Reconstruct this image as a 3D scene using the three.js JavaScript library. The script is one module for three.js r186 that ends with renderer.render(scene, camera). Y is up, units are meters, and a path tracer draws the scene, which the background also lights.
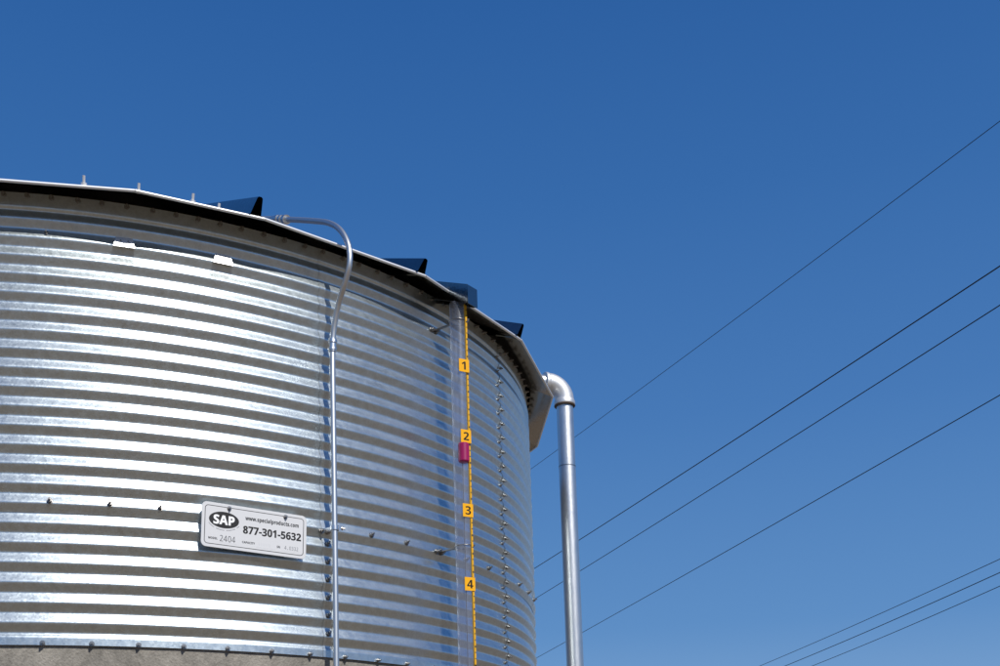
import * as THREE from 'three';
import { mergeGeometries, mergeVertices, toCreasedNormals } from 'three/addons/utils/BufferGeometryUtils.js';
import { RoundedBoxGeometry } from 'three/addons/geometries/RoundedBoxGeometry.js';
import { ImprovedNoise } from 'three/addons/math/ImprovedNoise.js';

// ---------------------------------------------------------------- camera, sky, sun, exposure
const scene = new THREE.Scene();
const DEG = Math.PI / 180;
const EYE = 1.6;                       // camera height above the ground
const CAMERA_Z = 6.2984;               // distance of the camera from the tank axis
// a shift lens: the optical axis lies below the frame's middle, so that verticals stay nearly upright
const FOCAL = 1173.66, AXIS_Y = 667.84;
const camera = new THREE.PerspectiveCamera(2 * Math.atan(AXIS_Y / FOCAL) / DEG, 1000 / (2 * AXIS_Y), 0.05, 6000);
{
  const pitch = 0.1454, roll = -0.0307, yaw = 0.3295;
  const fw = new THREE.Vector3(Math.sin(yaw) * Math.cos(pitch), Math.sin(pitch), -Math.cos(yaw) * Math.cos(pitch));
  const r = new THREE.Vector3(Math.cos(yaw), 0, Math.sin(yaw));
  const u = new THREE.Vector3().crossVectors(r, fw);
  const r2 = r.clone().multiplyScalar(Math.cos(roll)).addScaledVector(u, Math.sin(roll));
  const u2 = u.clone().multiplyScalar(Math.cos(roll)).addScaledVector(r, -Math.sin(roll));
  camera.quaternion.setFromRotationMatrix(new THREE.Matrix4().makeBasis(r2, u2, fw.clone().negate()));
  camera.position.set(0, EYE, CAMERA_Z);
  camera.setViewOffset(1000, 2 * AXIS_Y, 0, 0, 1000, 666);
}
const SUN_AZ = 15 * DEG, SUN_EL = 44.5 * DEG;
const sunDir = new THREE.Vector3(Math.sin(SUN_AZ) * Math.cos(SUN_EL), Math.sin(SUN_EL), Math.cos(SUN_AZ) * Math.cos(SUN_EL));
{
  // clear blue sky: deep overhead, paler towards the horizon and round the sun
  const W = 1024, H = 512, data = new Float32Array(W * H * 4);
  const stops = [[0, .36, .50, .68], [4, .215, .385, .64], [10, .112, .27, .555], [20, .062, .19, .47], [30, .036, .142, .40], [38, .024, .114, .355], [60, .013, .078, .27], [90, .010, .064, .235]];
  for (let y = 0; y < H; y++) {
    const el = ((y + .5) / H - .5) * 180, e = Math.abs(el);
    let i = 0; while (i < stops.length - 2 && e > stops[i + 1][0]) i++;
    const a = stops[i], b = stops[i + 1], t = Math.min(1, (e - a[0]) / (b[0] - a[0]));
    for (let x = 0; x < W; x++) {
      const lon = ((x + .5) / W - .5) * 2 * Math.PI;
      const d = new THREE.Vector3(Math.cos(el * DEG) * Math.cos(lon), Math.sin(el * DEG), Math.cos(el * DEG) * Math.sin(lon));
      const g = Math.acos(Math.min(1, Math.max(-1, d.dot(sunDir)))) / DEG;
      const glow = .5 * Math.exp(-g / 7) + .10 * Math.exp(-g / 24), o = (y * W + x) * 4;
      for (let c = 0; c < 3; c++) data[o + c] = a[1 + c] + (b[1 + c] - a[1 + c]) * t + glow * [1, .97, .9][c];
      data[o + 3] = 1;
    }
  }
  const sky = new THREE.DataTexture(data, W, H, THREE.RGBAFormat, THREE.FloatType);
  sky.mapping = THREE.EquirectangularReflectionMapping; sky.magFilter = sky.minFilter = THREE.LinearFilter; sky.wrapS = THREE.RepeatWrapping;
  sky.needsUpdate = true;
  scene.background = sky; scene.environment = sky;
}
const sun = new THREE.DirectionalLight(new THREE.Color(1, .965, .91), 4.2);
sun.position.copy(sunDir).multiplyScalar(40); sun.target.position.set(0, 2, 0);
sun.castShadow = true; sun.shadow.mapSize.set(4096, 4096);
Object.assign(sun.shadow.camera, { left: -6, right: 6, top: 6, bottom: -6, near: 1, far: 120 });
scene.add(sun, sun.target);
const renderer = new THREE.WebGLRenderer({ antialias: true });
renderer.setSize(1024, 682);
renderer.toneMapping = THREE.LinearToneMapping;
renderer.toneMappingExposure = 1.0;
renderer.shadowMap.enabled = true;

// ---------------------------------------------------------------- helpers
let seed = 7;
const rnd = () => { seed = (seed + 0x6d2b79f5) | 0; let t = Math.imul(seed ^ (seed >>> 15), 1 | seed); t = (t + Math.imul(t ^ (t >>> 7), 61 | t)) ^ t; return ((t ^ (t >>> 14)) >>> 0) / 4294967296; };
const noise = new ImprovedNoise();
const N = (x, y, z = 0) => noise.noise(x, y, z);
// a point by azimuth (degrees), distance from the tank axis and height over the eye
const at = (az, rho, h) => new THREE.Vector3(rho * Math.sin(az * DEG), h + EYE, rho * Math.cos(az * DEG));
const used = {};
function numbered(name) { const n = used[name] = (used[name] ?? -1) + 1; return n ? name + '_' + String(n).padStart(3, '0') : name; }
function shade(o) { o.castShadow = o.receiveShadow = true; return o; }
function thing(name, label, category, group) {
  const o = new THREE.Group(); o.name = numbered(name); o.userData = { label, category }; if (group) o.userData.group = group;
  scene.add(o); return o;
}
function part(name, geometry, material, parent, label) {
  const m = shade(new THREE.Mesh(geometry, material)); m.name = name; if (label) m.userData.label = label; parent.add(m); return m;
}
const M4 = (...f) => f.reduce((m, g) => m.multiply(g), new THREE.Matrix4());
const move = (x, y, z) => new THREE.Matrix4().makeTranslation(x, y, z);
const turnX = (a) => new THREE.Matrix4().makeRotationX(a), turnY = (a) => new THREE.Matrix4().makeRotationY(a), turnZ = (a) => new THREE.Matrix4().makeRotationZ(a);
const box = (w, h, d, m) => { const g = new THREE.BoxGeometry(w, h, d); return m ? g.applyMatrix4(m) : g; };
const cyl = (r0, r1, l, n, m) => { const g = new THREE.CylinderGeometry(r0, r1, l, n); return m ? g.applyMatrix4(m) : g; };
const merge = (...g) => mergeGeometries(g.map((x) => (x.index ? x.toNonIndexed() : x)));
// a frame at a wall point: x along the wall (to the right seen from outside), y up, z outwards
function frame(o, az, rho, h) { o.position.copy(at(az, rho, h)); o.rotation.y = az * DEG; return o; }
// quads between rows of points; uv in metres
function grid(rows, cols, f, uv) {
  const p = new Float32Array(rows * cols * 3), t = new Float32Array(rows * cols * 2), ix = [];
  for (let j = 0; j < rows; j++) for (let i = 0; i < cols; i++) {
    const k = j * cols + i, v = f(i / (cols - 1), j / (rows - 1)), w = uv(i / (cols - 1), j / (rows - 1));
    p.set(v, k * 3); t.set(w, k * 2);
    if (i < cols - 1 && j < rows - 1) ix.push(k, k + 1, k + cols, k + 1, k + cols + 1, k + cols);
  }
  const g = new THREE.BufferGeometry();
  g.setAttribute('position', new THREE.BufferAttribute(p, 3)); g.setAttribute('uv', new THREE.BufferAttribute(t, 2)); g.setIndex(ix);
  g.computeVertexNormals(); return g;
}

// ---------------------------------------------------------------- textures and materials
function dataTexture(n, f, srgb, repeat = 1) {
  const d = new Uint8Array(n * n * 4);
  for (let y = 0; y < n; y++) for (let x = 0; x < n; x++) { const c = f(x / n, y / n); for (let k = 0; k < 3; k++) d[(y * n + x) * 4 + k] = Math.max(0, Math.min(255, c[k] * 255)); d[(y * n + x) * 4 + 3] = 255; }
  const t = new THREE.DataTexture(d, n, n); t.wrapS = t.wrapT = THREE.RepeatWrapping; t.magFilter = THREE.LinearFilter; t.minFilter = THREE.LinearMipmapLinearFilter; t.generateMipmaps = true;
  if (srgb) t.colorSpace = THREE.SRGBColorSpace; t.repeat.set(repeat, repeat); t.needsUpdate = true; return t;
}
// zinc spangle: crystals that each lie at a slightly different angle (cells of a tiling Voronoi diagram)
const CELLS = 64, spangle = [];
for (let i = 0; i < CELLS * CELLS; i++) spangle.push([rnd(), rnd(), rnd(), rnd(), rnd()]);
function crystal(u, v) {
  const gx = Math.floor(u * CELLS), gy = Math.floor(v * CELLS); let best = 9, hit;
  for (let j = -1; j < 2; j++) for (let i = -1; i < 2; i++) {
    const s = spangle[((gy + j + CELLS) % CELLS) * CELLS + (gx + i + CELLS) % CELLS], dx = gx + i + s[0] - u * CELLS, dy = gy + j + s[1] - v * CELLS, d = dx * dx + dy * dy;
    if (d < best) { best = d; hit = s; }
  }
  return hit;
}
const wrapN = (u, v, k, z) => { // tiling noise
  const a = u * 2 * Math.PI, b = v * 2 * Math.PI; return N(Math.cos(a) * k + 7, Math.sin(a) * k + Math.cos(b) * k * .9, Math.sin(b) * k + z);
};
const TILE = .42;                      // metres covered by one tile of the spangle
const spangleColor = dataTexture(512, (u, v) => { const s = crystal(u, v), g = .84 + (s[2] - .5) * .035 + wrapN(u, v, 2.2, 3) * .03; return [g * .995, g, g * 1.005]; }, true, 1 / TILE);
const spangleRough = dataTexture(512, (u, v) => { const s = crystal(u, v), g = .88 + (s[3] - .5) * .09 + wrapN(u, v, 2.2, 9) * .08; return [g, g, g]; }, false, 1 / TILE);
const spangleNormal = dataTexture(512, (u, v) => { const s = crystal(u, v); return [.5 + (s[2] - .5) * .018, .5 + (s[4] - .5) * .018, 1]; }, false, 1 / TILE);
const galvanised = (roughness, extra = {}) => new THREE.MeshStandardMaterial({ color: 0xffffff, metalness: 1, roughness, map: spangleColor, roughnessMap: spangleRough, normalMap: spangleNormal, ...extra });
const wallMetal = galvanised(.44, { color: 0xf2fcff }), roofMetal = galvanised(.2, { color: 0xc8c8c8 }), pipeMetal = galvanised(.46);
const edgeMetal = new THREE.MeshStandardMaterial({ color: new THREE.Color().setRGB(.86, .87, .88), metalness: .75, roughness: .5 });
const ribMetal = galvanised(.18, { color: 0xa4acb0 });
const castMetal = galvanised(.6, { metalness: .85 });
const conduitMetal = new THREE.MeshStandardMaterial({ color: new THREE.Color().setRGB(.60, .62, .64), metalness: 1, roughness: .44 });
const boltMetal = new THREE.MeshStandardMaterial({ color: new THREE.Color().setRGB(.34, .33, .32), metalness: 1, roughness: .34 });
const darkSteel = new THREE.MeshStandardMaterial({ color: new THREE.Color().setRGB(.09, .065, .05), metalness: .3, roughness: .75 });
const clipMetal = new THREE.MeshStandardMaterial({ color: new THREE.Color().setRGB(.74, .74, .74), metalness: 1, roughness: .34 });

// ---------------------------------------------------------------- ground
{
  const tex = dataTexture(512, (u, v) => {
    const g = 1 + wrapN(u, v, 1.2, 1) * .25 + wrapN(u, v, 5, 2) * .25 + (rnd() - .5) * .22;
    return [.445 * g, .375 * g, .285 * g];
  }, true, 1);
  const g = new THREE.CircleGeometry(3000, 96).rotateX(-Math.PI / 2), uv = g.attributes.uv, p = g.attributes.position;
  for (let i = 0; i < p.count; i++) uv.setXY(i, p.getX(i) / 7, p.getZ(i) / 7);
  const ground = shade(new THREE.Mesh(g, new THREE.MeshStandardMaterial({ map: tex, roughness: 1 })));
  ground.name = 'ground'; ground.userData = { kind: 'structure', label: 'dry bare dirt ground around the tank', category: 'ground' };
  scene.add(ground);
}

// ---------------------------------------------------------------- concrete base
const R = 2.2216, PITCH = .06756, DEPTH = .0064, BAND = 1.1769;   // mean wall radius, corrugation, height of the upward face at the ring seam
{
  const tex = dataTexture(1024, (u, v) => {
    let g = .53 + wrapN(u, v, 1.5, 4) * .07 + wrapN(u, v, 6, 5) * .06 + wrapN(u, v, 20, 6) * .05 + (rnd() - .5) * .09;
    if (rnd() < .004) g -= .12; else if (rnd() < .006) g += .12;
    return [g * 1.01, g * .975, g * .91];
  }, true, 1 / 1.2);
  const bump = dataTexture(512, (u, v) => { const g = .5 + wrapN(u, v, 12, 8) * .3 + (rnd() - .5) * .3; return [g, g, g]; }, false, 1 / .5);
  const mat = new THREE.MeshStandardMaterial({ map: tex, bumpMap: bump, bumpScale: .003, roughness: .95 });
  const base = thing('concrete_base', 'round grey concrete base under the corrugated steel tank', 'foundation');
  const r = R - .009;
  part('side', grid(3, 121, (i, j) => { const v = at(i * 360, r, -EYE + j * (EYE + .69)); return [v.x, v.y, v.z]; }, (i, j) => [i * 2 * Math.PI * r, j * 2.3]), mat, base);
  part('top', new THREE.CircleGeometry(r, 120).rotateX(-Math.PI / 2).translate(0, EYE + .69, 0), mat, base);
}

// ---------------------------------------------------------------- the tank: rings of corrugated sheets
const tank = thing('steel_tank', 'round corrugated galvanised steel tank with a low conical roof', 'tank');
const smooth = (a, b, x) => { const t = Math.min(1, Math.max(0, (x - a) / (b - a))); return t * t * (3 - 2 * t); };
const SHARP = .94;                      // rolled ridges joined by nearly straight faces
const wave = (h) => -DEPTH * Math.asin(SHARP * Math.sin(2 * Math.PI * (h - BAND) / PITCH)) / Math.asin(SHARP);
const upper = (h) => R + .0010 + wave(h) * (1 - smooth(2.205, 2.222, h));
const lower = (h) => R - .0008 + wave(h) * smooth(.702, .716, h);
const dents = (az, h) => { const x = Math.sin(az * DEG), z = Math.cos(az * DEG); return .0018 * N(x * 7 + 3, h * 1.3, z * 7) + .00022 * N(x * 26, h * 4, z * 26 + 9); };
function sheet(az0, h0, h1, profile, k) {
  const span = 32.2, rows = Math.round((h1 - h0) / .003) + 1, cols = 25;
  return grid(rows, cols, (i, j) => {
    const az = az0 + span * i, h = h0 + (h1 - h0) * j;
    const v = at(az, profile(h) + .0016 * (1 - i) + dents(az, h), h);
    return [v.x, v.y, v.z];
  }, (i, j) => [(az0 + span * i) * DEG * R + k * .137, h0 + (h1 - h0) * j * 1.13]);
}
for (let k = 0; k < 12; k++) part('wall_sheet', sheet(19.8 + 30 * k, 1.129, 2.268, upper, k), wallMetal, tank);
for (let k = 0; k < 12; k++) part('wall_sheet', sheet(20.0 + 30 * k, .6795, 1.168, lower, k + 12), wallMetal, tank);

// bolts: hexagonal nut on a washer with the end of the thread
const boltGeometry = merge(cyl(.0115, .0115, .002, 8, M4(move(0, 0, .001), turnX(Math.PI / 2))), cyl(.0085, .0085, .008, 6, M4(move(0, 0, .006), turnX(Math.PI / 2))), cyl(.0042, .0042, .016, 6, M4(move(0, 0, .012), turnX(Math.PI / 2))));
const smallBolt = merge(cyl(.0075, .0075, .006, 6, M4(move(0, 0, .003), turnX(Math.PI / 2))), cyl(.0032, .0032, .014, 6, M4(move(0, 0, .008), turnX(Math.PI / 2))));
function bolt(az, h, profile, geometry = boltGeometry, scale = 1) {
  const b = part('bolt', geometry, boltMetal, tank); const e = .001, s = (profile(h + e) - profile(h - e)) / (2 * e);
  frame(b, az, profile(h) + .0012, h); b.rotation.order = 'YXZ'; b.rotation.x = Math.atan(s) * .8; b.rotation.z = rnd() * 6; b.scale.setScalar(scale); return b;
}
for (const az of [-24.3, -19.4, -14.5, -9.5, -4.62, .3, 4.53, 9.2, 13.9, 25.57, 30.2, 35.1, 40, 45.0, 54.6, 59.4, 64.2]) bolt(az, 1.1665, upper);
for (let az = -24.6, i = 0; az < 80; az += 3.92, i++) bolt(az + (rnd() - .5) * .3, .686, lower, boltGeometry, .82);
for (let az = -22; az < 96; az += 2.12) {
  const b = bolt(az + (rnd() - .5) * .35, 2.2565, upper, smallBolt, 1.25);
}
bolt(-5.5, 2.123, upper, smallBolt);
for (let k = 0; k < 7; k++) {           // lower ring, zigzag row beside the conduit
  bolt(20.5, BAND - .006 - (k + 0) * PITCH - (k ? 0 : .02), lower); bolt(21.35, BAND - .040 - k * PITCH, lower);
}
for (let k = -7; k < 16; k++) {         // right-hand lap, both rings
  const p = k < 0 ? lower : upper; if (k === -7) continue;
  bolt(49.25, BAND + .002 + k * PITCH, p, boltGeometry, .72); bolt(50.45, BAND + .036 + k * PITCH, p, boltGeometry, .72);
}
// stiffener clips below the eave
{
  const s = new THREE.Shape([new THREE.Vector2(-.037, -.02), new THREE.Vector2(.037, -.02), new THREE.Vector2(.027, .018), new THREE.Vector2(-.027, .018)]);
  const g = new THREE.ExtrudeGeometry(s, { depth: .003, bevelEnabled: true, bevelSize: .0012, bevelThickness: .0012, bevelSegments: 1 });
  for (const az of [1.1, 9.95]) {
    const clip = part('clip', g, clipMetal, tank); frame(clip, az, R + .012, 2.116); clip.rotation.order = 'YXZ'; clip.rotation.x = -10 * DEG;
    for (const x of [-.012, .014]) { const b = part('rivet', cyl(.003, .004, .003, 6, turnX(Math.PI / 2)), boltMetal, clip); b.position.set(x, .004, .005); }
    part('foot', box(.05, .004, .02, move(0, .018, -.008)), clipMetal, clip);
  }
}

// ---------------------------------------------------------------- roof
const SLOPE = .466, EAVE = 2.24, APEX = EAVE + 2.358 * SLOPE;
const eave = [[1.8, 2.369], [12.83, 2.358], [30.39, 2.358], [48.7, 2.358], [66.3, 2.358]];
for (let i = 1; i <= 15; i++) eave.push([66.3 + i * (344 - 66.3) / 15, i === 15 ? 2.369 : 2.358]);
eave.sort((a, b) => a[0] - b[0]);
const roofPoint = (az, rho) => at(az, rho, APEX + (EAVE - APEX) * rho / 2.358);
eave.forEach(([az, rho], i) => {
  const [az2, rho2] = i + 1 < eave.length ? eave[i + 1] : [eave[0][0] + 360, eave[0][1]];
  const A = at(az, rho, EAVE), B = at(az2, rho2, EAVE), C = roofPoint(az2, .18), D = roofPoint(az, .18);
  const n = new THREE.Vector3().crossVectors(B.clone().sub(A), D.clone().sub(A)).normalize(), t = n.clone().multiplyScalar(.0035);
  const face = (a, b, c, d) => grid(12, 8, (u, v) => { const p = a.clone().lerp(b, u).lerp(d.clone().lerp(c, u), v); return [p.x, p.y, p.z]; }, (u, v) => [u * a.distanceTo(b) + i * .3, v * 2.3]);
  const a2 = A.clone().add(t), b2 = B.clone().add(t), c2 = C.clone().add(t), d2 = D.clone().add(t);
  const g = merge(face(a2, b2, c2, d2), face(B, A, D, C), face(A, B, b2, a2), face(B, C, c2, b2), face(D, A, a2, d2));
  const panel = part('roof_panel', g, roofMetal, tank);
  const edge = new THREE.LineCurve3(A.clone().addScaledVector(n, .001), B.clone().addScaledVector(n, .001));
  part('rolled_edge', new THREE.TubeGeometry(edge, 4, .0058, 8), edgeMetal, panel);
});
part('roof_cap', new THREE.ConeGeometry(.3, .14, 40, 1).translate(0, APEX + EYE - .04, 0), roofMetal, tank);
// raised ribs over three of the panel joints: folded channels that are open at the eave
const ribLine = Math.hypot(2.358, APEX - EAVE);
for (const [az, tall, lean] of [[12.15, .067, SLOPE], [29.95, .060, .37], [48.0, .062, .34]]) {
  const prof = [[-.034, 0], [-.028, .004], [-.010, .070], [-.005, .076], [.005, .076], [.010, .070], [.012, .004], [.018, 0]];
  const L = 2.0, skin = (o) => grid(2, prof.length, (u, v) => { const p = prof[Math.round(u * (prof.length - 1))]; return [p[0] * (1 - o * .03), p[1] * tall / .076 - o * .0025, -v * L]; }, (u, v) => [u * .25, v * L]);
  const rib = part('roof_rib', toCreasedNormals(merge(skin(0), skin(1)), .5), ribMetal, tank);
  rib.position.copy(at(az, 2.362, EAVE + .003)); rib.rotation.order = 'YXZ'; rib.rotation.y = az * DEG; rib.rotation.x = Math.atan(lean);
}
// studs standing on the roof edge
const studGeometry = merge(cyl(.011, .012, .010, 6, move(0, .006, 0)), cyl(.0056, .0056, .034, 6, move(0, .017, 0)));
for (const [az, rho] of [[-2.25, 2.342], [2.1, 2.35], [6.6, 2.335], [9.7, 2.2], [32.0, 2.25], [-13, 2.35]]) {
  const b = part('stud', studGeometry, edgeMetal, tank); b.position.copy(roofPoint(az, rho)); b.rotation.order = 'YXZ'; b.rotation.y = az * DEG; b.rotation.x = Math.atan(SLOPE);
}

// ---------------------------------------------------------------- sight gauge
{
  const gauge = thing('sight_gauge', 'clear vertical sight tube with yellow tape and numbers on the tank wall', 'gauge');
  const AZ = 35.1, RHO = 2.36, TOP = 2.19, BOTTOM = .42, r = .034;
  frame(gauge, AZ, RHO, BOTTOM);
  const H = TOP - BOTTOM;
  const plastic = new THREE.MeshPhysicalMaterial({ color: new THREE.Color().setRGB(.80, .83, .92), roughness: .34, transmission: .96, thickness: 0, ior: 1.5 });
  part('clear_tube', new THREE.CylinderGeometry(r, r, H, 40, 1, true).translate(0, H / 2, 0), plastic, gauge);
  part('end_cap', cyl(r + .004, r + .004, .05, 28, move(0, .0, 0)), new THREE.MeshStandardMaterial({ color: 0x55585c, roughness: .5 }), gauge);
  // tape and numbers face the camera side of the tube
  const face = new THREE.Matrix4().makeRotationY((10 - AZ) * DEG);
  const yellow = new THREE.MeshStandardMaterial({ color: new THREE.Color().setRGB(.70, .38, .006), roughness: .5 });
  const tapeCanvas = document.createElement('canvas'); tapeCanvas.width = 32; tapeCanvas.height = 2048;
  { const c = tapeCanvas.getContext('2d'); c.fillStyle = '#d6a012'; c.fillRect(0, 0, 32, 2048); c.fillStyle = '#2a210c';
    const inch = 2048 * .0254 / H; for (let i = 0; i * inch < 2048; i++) { c.fillRect(i % 12 ? 8 : 0, i * inch, 32, i % 3 ? 4 : 8); } }
  const tapeMap = new THREE.CanvasTexture(tapeCanvas); tapeMap.colorSpace = THREE.SRGBColorSpace;
  const tapeFace = new THREE.MeshStandardMaterial({ map: tapeMap, roughness: .85 });
  const tape = part('measuring_tape', box(.0075, H - .03, .011, M4(face, move(.0190, H / 2 + .005, .031))), [yellow, yellow, yellow, yellow, tapeFace, yellow], gauge, 'yellow measuring tape with black ticks');
  [['1', 1.910], ['2', 1.611], ['3', 1.303], ['4', 1.003]].forEach(([digit, h]) => {
    const k = document.createElement('canvas'); k.width = 128; k.height = 160; const c = k.getContext('2d');
    c.fillStyle = '#eaa800'; c.fillRect(0, 0, 128, 160); c.fillStyle = '#151007'; c.font = 'bold 142px sans-serif'; c.textAlign = 'center'; c.textBaseline = 'alphabetic'; c.fillText(digit, 66, 132);
    const t = new THREE.CanvasTexture(k); t.colorSpace = THREE.SRGBColorSpace;
    part('number_plate', box(.046, .054, .0022, M4(face, move(.0025, h - BOTTOM, .0385))), [yellow, yellow, yellow, yellow, new THREE.MeshStandardMaterial({ map: t, roughness: .85 }), yellow], gauge, 'yellow plate with black ' + digit);
  });
  const magenta = new THREE.MeshStandardMaterial({ color: new THREE.Color().setRGB(.30, .003, .085), roughness: .4 });
  const fp = new THREE.Vector3(-.005, 0, .030).applyMatrix4(face), fx = fp.x, fz = fp.z, fh = 1.543 - BOTTOM;
  part('float_marker', merge(cyl(.0225, .0225, .070, 28, move(fx, fh, fz)), cyl(.0195, .0225, .004, 28, move(fx, fh + .037, fz)), cyl(.0225, .0195, .004, 28, move(fx, fh - .037, fz))), magenta, gauge, 'magenta level marker on the front of the tube');
  part('float_cord', cyl(.0016, .0016, 1.53 - BOTTOM, 8, move(fx * .4, (1.53 - BOTTOM) / 2, fz * .4)), new THREE.MeshStandardMaterial({ color: 0x55565c, roughness: .8 }), gauge);
  for (const h of [2.112, 1.163, .52]) {
    const br = part('bracket', merge(box(.012, .004, .105, move(0, h - BOTTOM, -.085)), box(.03, .022, .003, move(0, h - BOTTOM, -.1315)),
      new THREE.TorusGeometry(r + .003, .0022, 6, 32).applyMatrix4(M4(move(0, h - BOTTOM, 0), turnX(Math.PI / 2)))), boltMetal, gauge);
    for (const [x, y, z] of [[-.017, 0, -.128], [.017, 0, -.128]]) { const b = part('bolt', boltGeometry, boltMetal, br); b.position.set(x, y + h - BOTTOM, z); }
    const b = part('bolt', smallBolt, boltMetal, br); b.position.set(.012, h - BOTTOM, r); b.rotation.y = -.3;
  }
  // housing over the tube's top end
  const hood = thing('gauge_hood', 'small folded metal hood on the roof edge above the sight tube', 'hood');
  frame(hood, 35.1, 2.408, 2.172); hood.rotation.order = 'YXZ'; hood.rotation.x = Math.atan(.40);
  const hypot = Math.hypot, w = .064, hh = .074, L = .42, th = .003;
  part('top_plate', box(w, th, L, move(0, hh, -L / 2)), ribMetal, hood);
  const rake = hh * .40, flank = new THREE.Shape([new THREE.Vector2(.001, hh - th / 2), new THREE.Vector2(rake - .001, 0), new THREE.Vector2(-L, 0), new THREE.Vector2(-L, hh - th / 2)]);
  part('end_plate', box(w, hypot(hh, rake), th, M4(move(0, hh / 2, rake / 2 + .002), turnX(-Math.atan(.40)))), ribMetal, hood);   // hangs plumb
  const flankGeometry = new THREE.ExtrudeGeometry(flank, { depth: th, bevelEnabled: false }).rotateY(-Math.PI / 2);
  for (const side of [-1, 1]) part('side_plate', flankGeometry.clone().translate(side * (w / 2 - th / 2 - .0005) + th / 2, 0, 0), ribMetal, hood);
}

// ---------------------------------------------------------------- conduit
{
  const AZ = 20.4, cond = thing('conduit', 'thin grey conduit rising up the tank wall and bending over the eave', 'conduit');
  const pts = [[2.285, -1.6], [2.285, -.6], [2.285, .6], [2.283, 1.3], [2.281, 1.80], [2.283, 1.86], [2.294, 1.925], [2.326, 2.004], [2.38, 2.078], [2.408, 2.132], [2.409, 2.189], [2.382, 2.25], [2.331, 2.311], [2.259, 2.364], [2.15, 2.421], [2.044, 2.473], [1.812, 2.583], [1.35, 2.80]].map(([rho, h]) => at(AZ, rho, h));
  const curve = new THREE.CatmullRomCurve3(pts, false, 'centripetal');
  part('pipe', new THREE.TubeGeometry(curve, 260, .0112, 16), conduitMetal, cond);
  const ring = (p0, p1, r, name) => { const d = p1.clone().sub(p0), g = cyl(r, r, d.length(), 20); const m = part(name, g, clipMetal, cond); m.position.copy(p0).addScaledVector(d, .5); m.quaternion.setFromUnitVectors(new THREE.Vector3(0, 1, 0), d.normalize()); return m; };
  const c0 = at(AZ, 2.282, 1.835), c1 = at(AZ, 2.284, 1.885);
  ring(c0, c1, .0145, 'coupling'); ring(at(AZ, 2.282, 1.840), at(AZ, 2.282, 1.849), .0172, 'coupling_nut'); ring(at(AZ, 2.284, 1.868), at(AZ, 2.284, 1.879), .0172, 'coupling_nut');
  const q = (t) => at(AZ, 1.812 + t * .232, 2.583 - t * .110);
  ring(q(.05), q(.52), .0135, 'fitting'); ring(q(.18), q(.25), .0175, 'fitting_nut'); ring(q(.32), q(.38), .0175, 'fitting_nut'); ring(q(.46), q(.54), .019, 'fitting_nut');
  for (const h of [1.152, -.2]) {
    const s = part('strap_clamp', merge(cyl(.0145, .0145, .016, 20, move(0, 0, 0)), box(.004, .016, .05, move(-.006, 0, -.032)), box(.012, .022, .012, move(.018, 0, .004))), clipMetal, cond);
    frame(s, AZ, 2.284, h); const b = part('bolt', smallBolt, boltMetal, s); b.position.set(.024, 0, .006); b.rotation.y = 1.2;
    if (h > 0) { const b2 = part('bolt', boltGeometry, boltMetal, s); b2.position.set(-.022, -.002, -.056); }
  }
}

// ---------------------------------------------------------------- fill pipe with elbow
{
  const pipe = thing('fill_pipe', 'thick vertical galvanised pipe with an elbow beside the tank roof', 'pipe');
  pipe.position.set(2.662, 0, -.102);
  const r = .0515, top = 2.662 + EYE, leg = top + .108;
  part('riser', cyl(r, r, 1.9, 40, move(0, top - .95, 0)), pipeMetal, pipe);
  part('riser', cyl(r + .0004, r + .0004, top - 1.9, 40, move(0, (top - 1.9) / 2, 0)), pipeMetal, pipe);
  const ring = part('joint_band', cyl(r + .0012, r + .0012, .006, 40, move(0, 2.24 + EYE, 0)), boltMetal, pipe);
  // cast elbow
  const arc = new THREE.CatmullRomCurve3(Array.from({ length: 13 }, (_, i) => { const a = i / 12 * Math.PI / 2; return new THREE.Vector3(-.108 + .108 * Math.cos(a), top + .108 * Math.sin(a), 0); }));
  const elbow = part('elbow', new THREE.TubeGeometry(arc, 32, .0585, 36), castMetal, pipe);
  part('collar', new THREE.LatheGeometry([[.050, -.030], [.0625, -.030], [.0645, -.024], [.0645, -.010], [.0620, .0], [.0585, .006]].map((p) => new THREE.Vector2(...p)), 40).translate(0, top, 0), castMetal, elbow);
  part('gasket', new THREE.TorusGeometry(.0595, .0062, 8, 40).rotateX(Math.PI / 2).translate(0, top - .033, 0), darkSteel, elbow, 'dark rusty ring under the elbow');
  part('collar', new THREE.LatheGeometry([[.044, .022], [.0605, .022], [.0620, .018], [.0620, .004], [.0585, -.004]].map((p) => new THREE.Vector2(...p)), 40).rotateZ(Math.PI / 2).translate(-.108, leg, 0), castMetal, elbow);
  part('inlet', cyl(.0445, .0445, 1.6, 36, M4(move(-.93, leg, 0), turnZ(Math.PI / 2))), pipeMetal, pipe);
}

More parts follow.
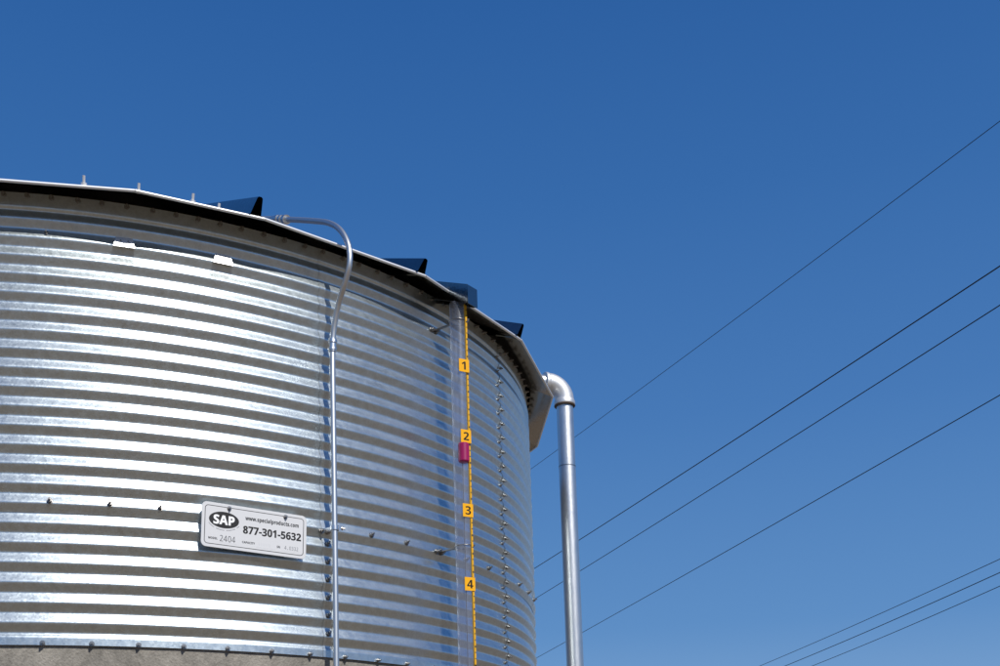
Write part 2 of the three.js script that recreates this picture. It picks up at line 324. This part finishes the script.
// ---------------------------------------------------------------- sign
{
  const sign = thing('plate_sign', 'white rectangular plate sign with black oval logo and phone number', 'sign');
  const W = .386, H = .160, k = document.createElement('canvas'); k.width = 1544; k.height = 640;
  const c = k.getContext('2d'), X = (u) => u * 1544, Y = (v) => v * 640;
  c.fillStyle = '#cdced0'; c.fillRect(0, 0, 1544, 640);
  for (let i = 0; i < 900; i++) { c.fillStyle = `rgba(70,70,75,${.02 + rnd() * .05})`; c.fillRect(rnd() * 1544, rnd() * 640, 2 + rnd() * 9, 2 + rnd() * 5); }
  c.strokeStyle = '#1b1d20'; c.lineWidth = 9; c.beginPath(); c.roundRect(44, 46, 1544 - 88, 640 - 92, 46); c.stroke();
  c.fillStyle = '#101216'; c.beginPath(); c.ellipse(X(.205), Y(.365), X(.140), Y(.185), 0, 0, 7); c.fill();
  const text = (s, u0, u1, v, size, font, color, cap = .72) => { // fits the words between u0 and u1
    c.font = font.replace('#', size); c.fillStyle = color; c.textAlign = 'left'; c.textBaseline = 'alphabetic';
    const w = c.measureText(s).width; c.save(); c.translate(X(u0), Y(v) + size * cap / 2); c.scale(X(u1 - u0) / w, 1); c.fillText(s, 0, 0); if (font[0] === 'b') { c.strokeStyle = color; c.lineWidth = size * .035; c.strokeText(s, 0, 0); } c.restore();
  };
  text('SAP', .103, .307, .365, 178, 'bold #px sans-serif', '#eceded');
  c.strokeStyle = '#3c3f44'; c.lineWidth = 9;             // the small curved line of print under the oval
  for (let i = 0, a = 155; a > 25; i++) { const w = 2 + rnd() * 2.4; if (i % 11 < 9) { c.beginPath(); c.ellipse(X(.205), Y(.365), X(.140) + 22, Y(.185) + 30, 0, (a - w * .7) * DEG, a * DEG); c.stroke(); } a -= w + .4; }
  text('www.specialproducts.com', .405, .925, .255, 78, 'bold #px sans-serif', '#17191c', .6);
  text('877-301-5632', .383, .950, .515, 150, 'bold #px sans-serif', '#0d0f12');
  text('MODEL', .063, .150, .800, 42, 'bold #px sans-serif', '#2a2c30');
  text('2404', .166, .318, .780, 122, '#px monospace', '#3a3d42');
  text('CAPACITY', .378, .500, .800, 42, 'bold #px sans-serif', '#2a2c30');
  c.strokeStyle = '#b6b8bb'; c.lineWidth = 3;             // a faint handwritten entry, too worn to read
  for (let i = 0; i < 7; i++) { const x0 = X(.535 + i * .018), y0 = Y(.80); c.beginPath(); c.moveTo(x0 + rnd() * 8, y0 - 18 - rnd() * 10); c.quadraticCurveTo(x0 - 8 + rnd() * 30, y0 - 10 + rnd() * 20, x0 + rnd() * 18, y0 + 16 + rnd() * 10); c.stroke(); }
  text('SN', .712, .745, .800, 46, 'bold #px sans-serif', '#2a2c30');
  text('4.0332', .785, .925, .795, 74, '#px monospace', '#5c5f64');
  c.strokeStyle = '#a4a6a9'; c.lineWidth = 2; for (const [a, b] of [[.16, .33], [.51, .70], [.76, .93]]) { c.beginPath(); c.moveTo(X(a), Y(.875)); c.lineTo(X(b), Y(.875)); c.stroke(); }
  const map = new THREE.CanvasTexture(k); map.colorSpace = THREE.SRGBColorSpace;
  const s = new THREE.Shape(), q = .018, x = W / 2, y = H / 2;
  s.moveTo(-x + q, -y); s.lineTo(x - q, -y); s.absarc(x - q, -y + q, q, -Math.PI / 2, 0); s.lineTo(x, y - q); s.absarc(x - q, y - q, q, 0, Math.PI / 2); s.lineTo(-x + q, y); s.absarc(-x + q, y - q, q, Math.PI / 2, Math.PI); s.lineTo(-x, -y + q); s.absarc(-x + q, -y + q, q, Math.PI, Math.PI * 1.5);
  const g = new THREE.ExtrudeGeometry(s, { depth: .0025, bevelEnabled: true, bevelThickness: .0006, bevelSize: .0006, bevelSegments: 1, curveSegments: 8 });
  const uv = g.attributes.uv, p = g.attributes.position; for (let i = 0; i < p.count; i++) uv.setXY(i, p.getX(i) / W + .5, p.getY(i) / H + .5);
  part('plate', g, [new THREE.MeshStandardMaterial({ map, roughness: .7 }), new THREE.MeshStandardMaterial({ color: 0xd8d8d8, roughness: .5 })], sign);
  for (const u of [.25, .79]) { const b = part('bolt', boltGeometry, boltMetal, sign); b.position.set((u - .5) * W, (.5 - .085) * H, .003); b.scale.setScalar(.75); const sp = part('spacer', cyl(.006, .006, .022, 10, M4(move(0, 0, -.011), turnX(Math.PI / 2))), boltMetal, sign); sp.position.copy(b.position).setZ(0); }
  frame(sign, 12.9, R + .024, 1.112); sign.rotation.order = 'YXZ'; sign.rotation.z = -1.6 * DEG;
}

// ---------------------------------------------------------------- overhead wires (x, z of two points at height h over the eye)
{
  const wireMat = new THREE.MeshStandardMaterial({ color: 0x14161a, roughness: .6 });
  const wires = [
    [10, .006, 12.07, -6.05, 11.0, -22.4, 'topmost and thinnest overhead wire, crossing the sky far above the others'],
    [8, .0100, 12.2, -6.45, 12.17, -25.76, 'second overhead wire from the top, upper of the close dark pair'],
    [8, .0102, 13.13, -7.5, 13.74, -29.73, 'third overhead wire from the top, lower of the close dark pair'],
    [8, .0112, 15.91, -10.64, 18.32, -41.75, 'single dark overhead wire between the close pair and the lower three'],
    [5, .0075, 16.14, -11.28, 18.92, -24.47, 'upper wire of the three in the lower right corner'],
    [5, .0095, 17.01, -12.27, 19.78, -24.57, 'middle wire of the three in the lower right corner'],
    [5, .0085, 17.98, -13.36, 20.67, -24.46, 'lowest wire of the three in the lower right corner'],
  ];
  for (const [h, r, x0, z0, x1, z1, label] of wires) {
    const pts = [];
    for (let i = 0; i <= 40; i++) { const t = -1.2 + i / 40 * 5; pts.push(new THREE.Vector3(x0 + (x1 - x0) * t, h + EYE + .12 * (t * t - t), z0 + (z1 - z0) * t)); }
    const m = shade(new THREE.Mesh(new THREE.TubeGeometry(new THREE.CatmullRomCurve3(pts), 80, r, 6), wireMat));
    m.name = numbered('overhead_wire'); m.userData = { label, category: 'wire', group: 'overhead wires' }; scene.add(m);
  }
}
renderer.render(scene, camera);
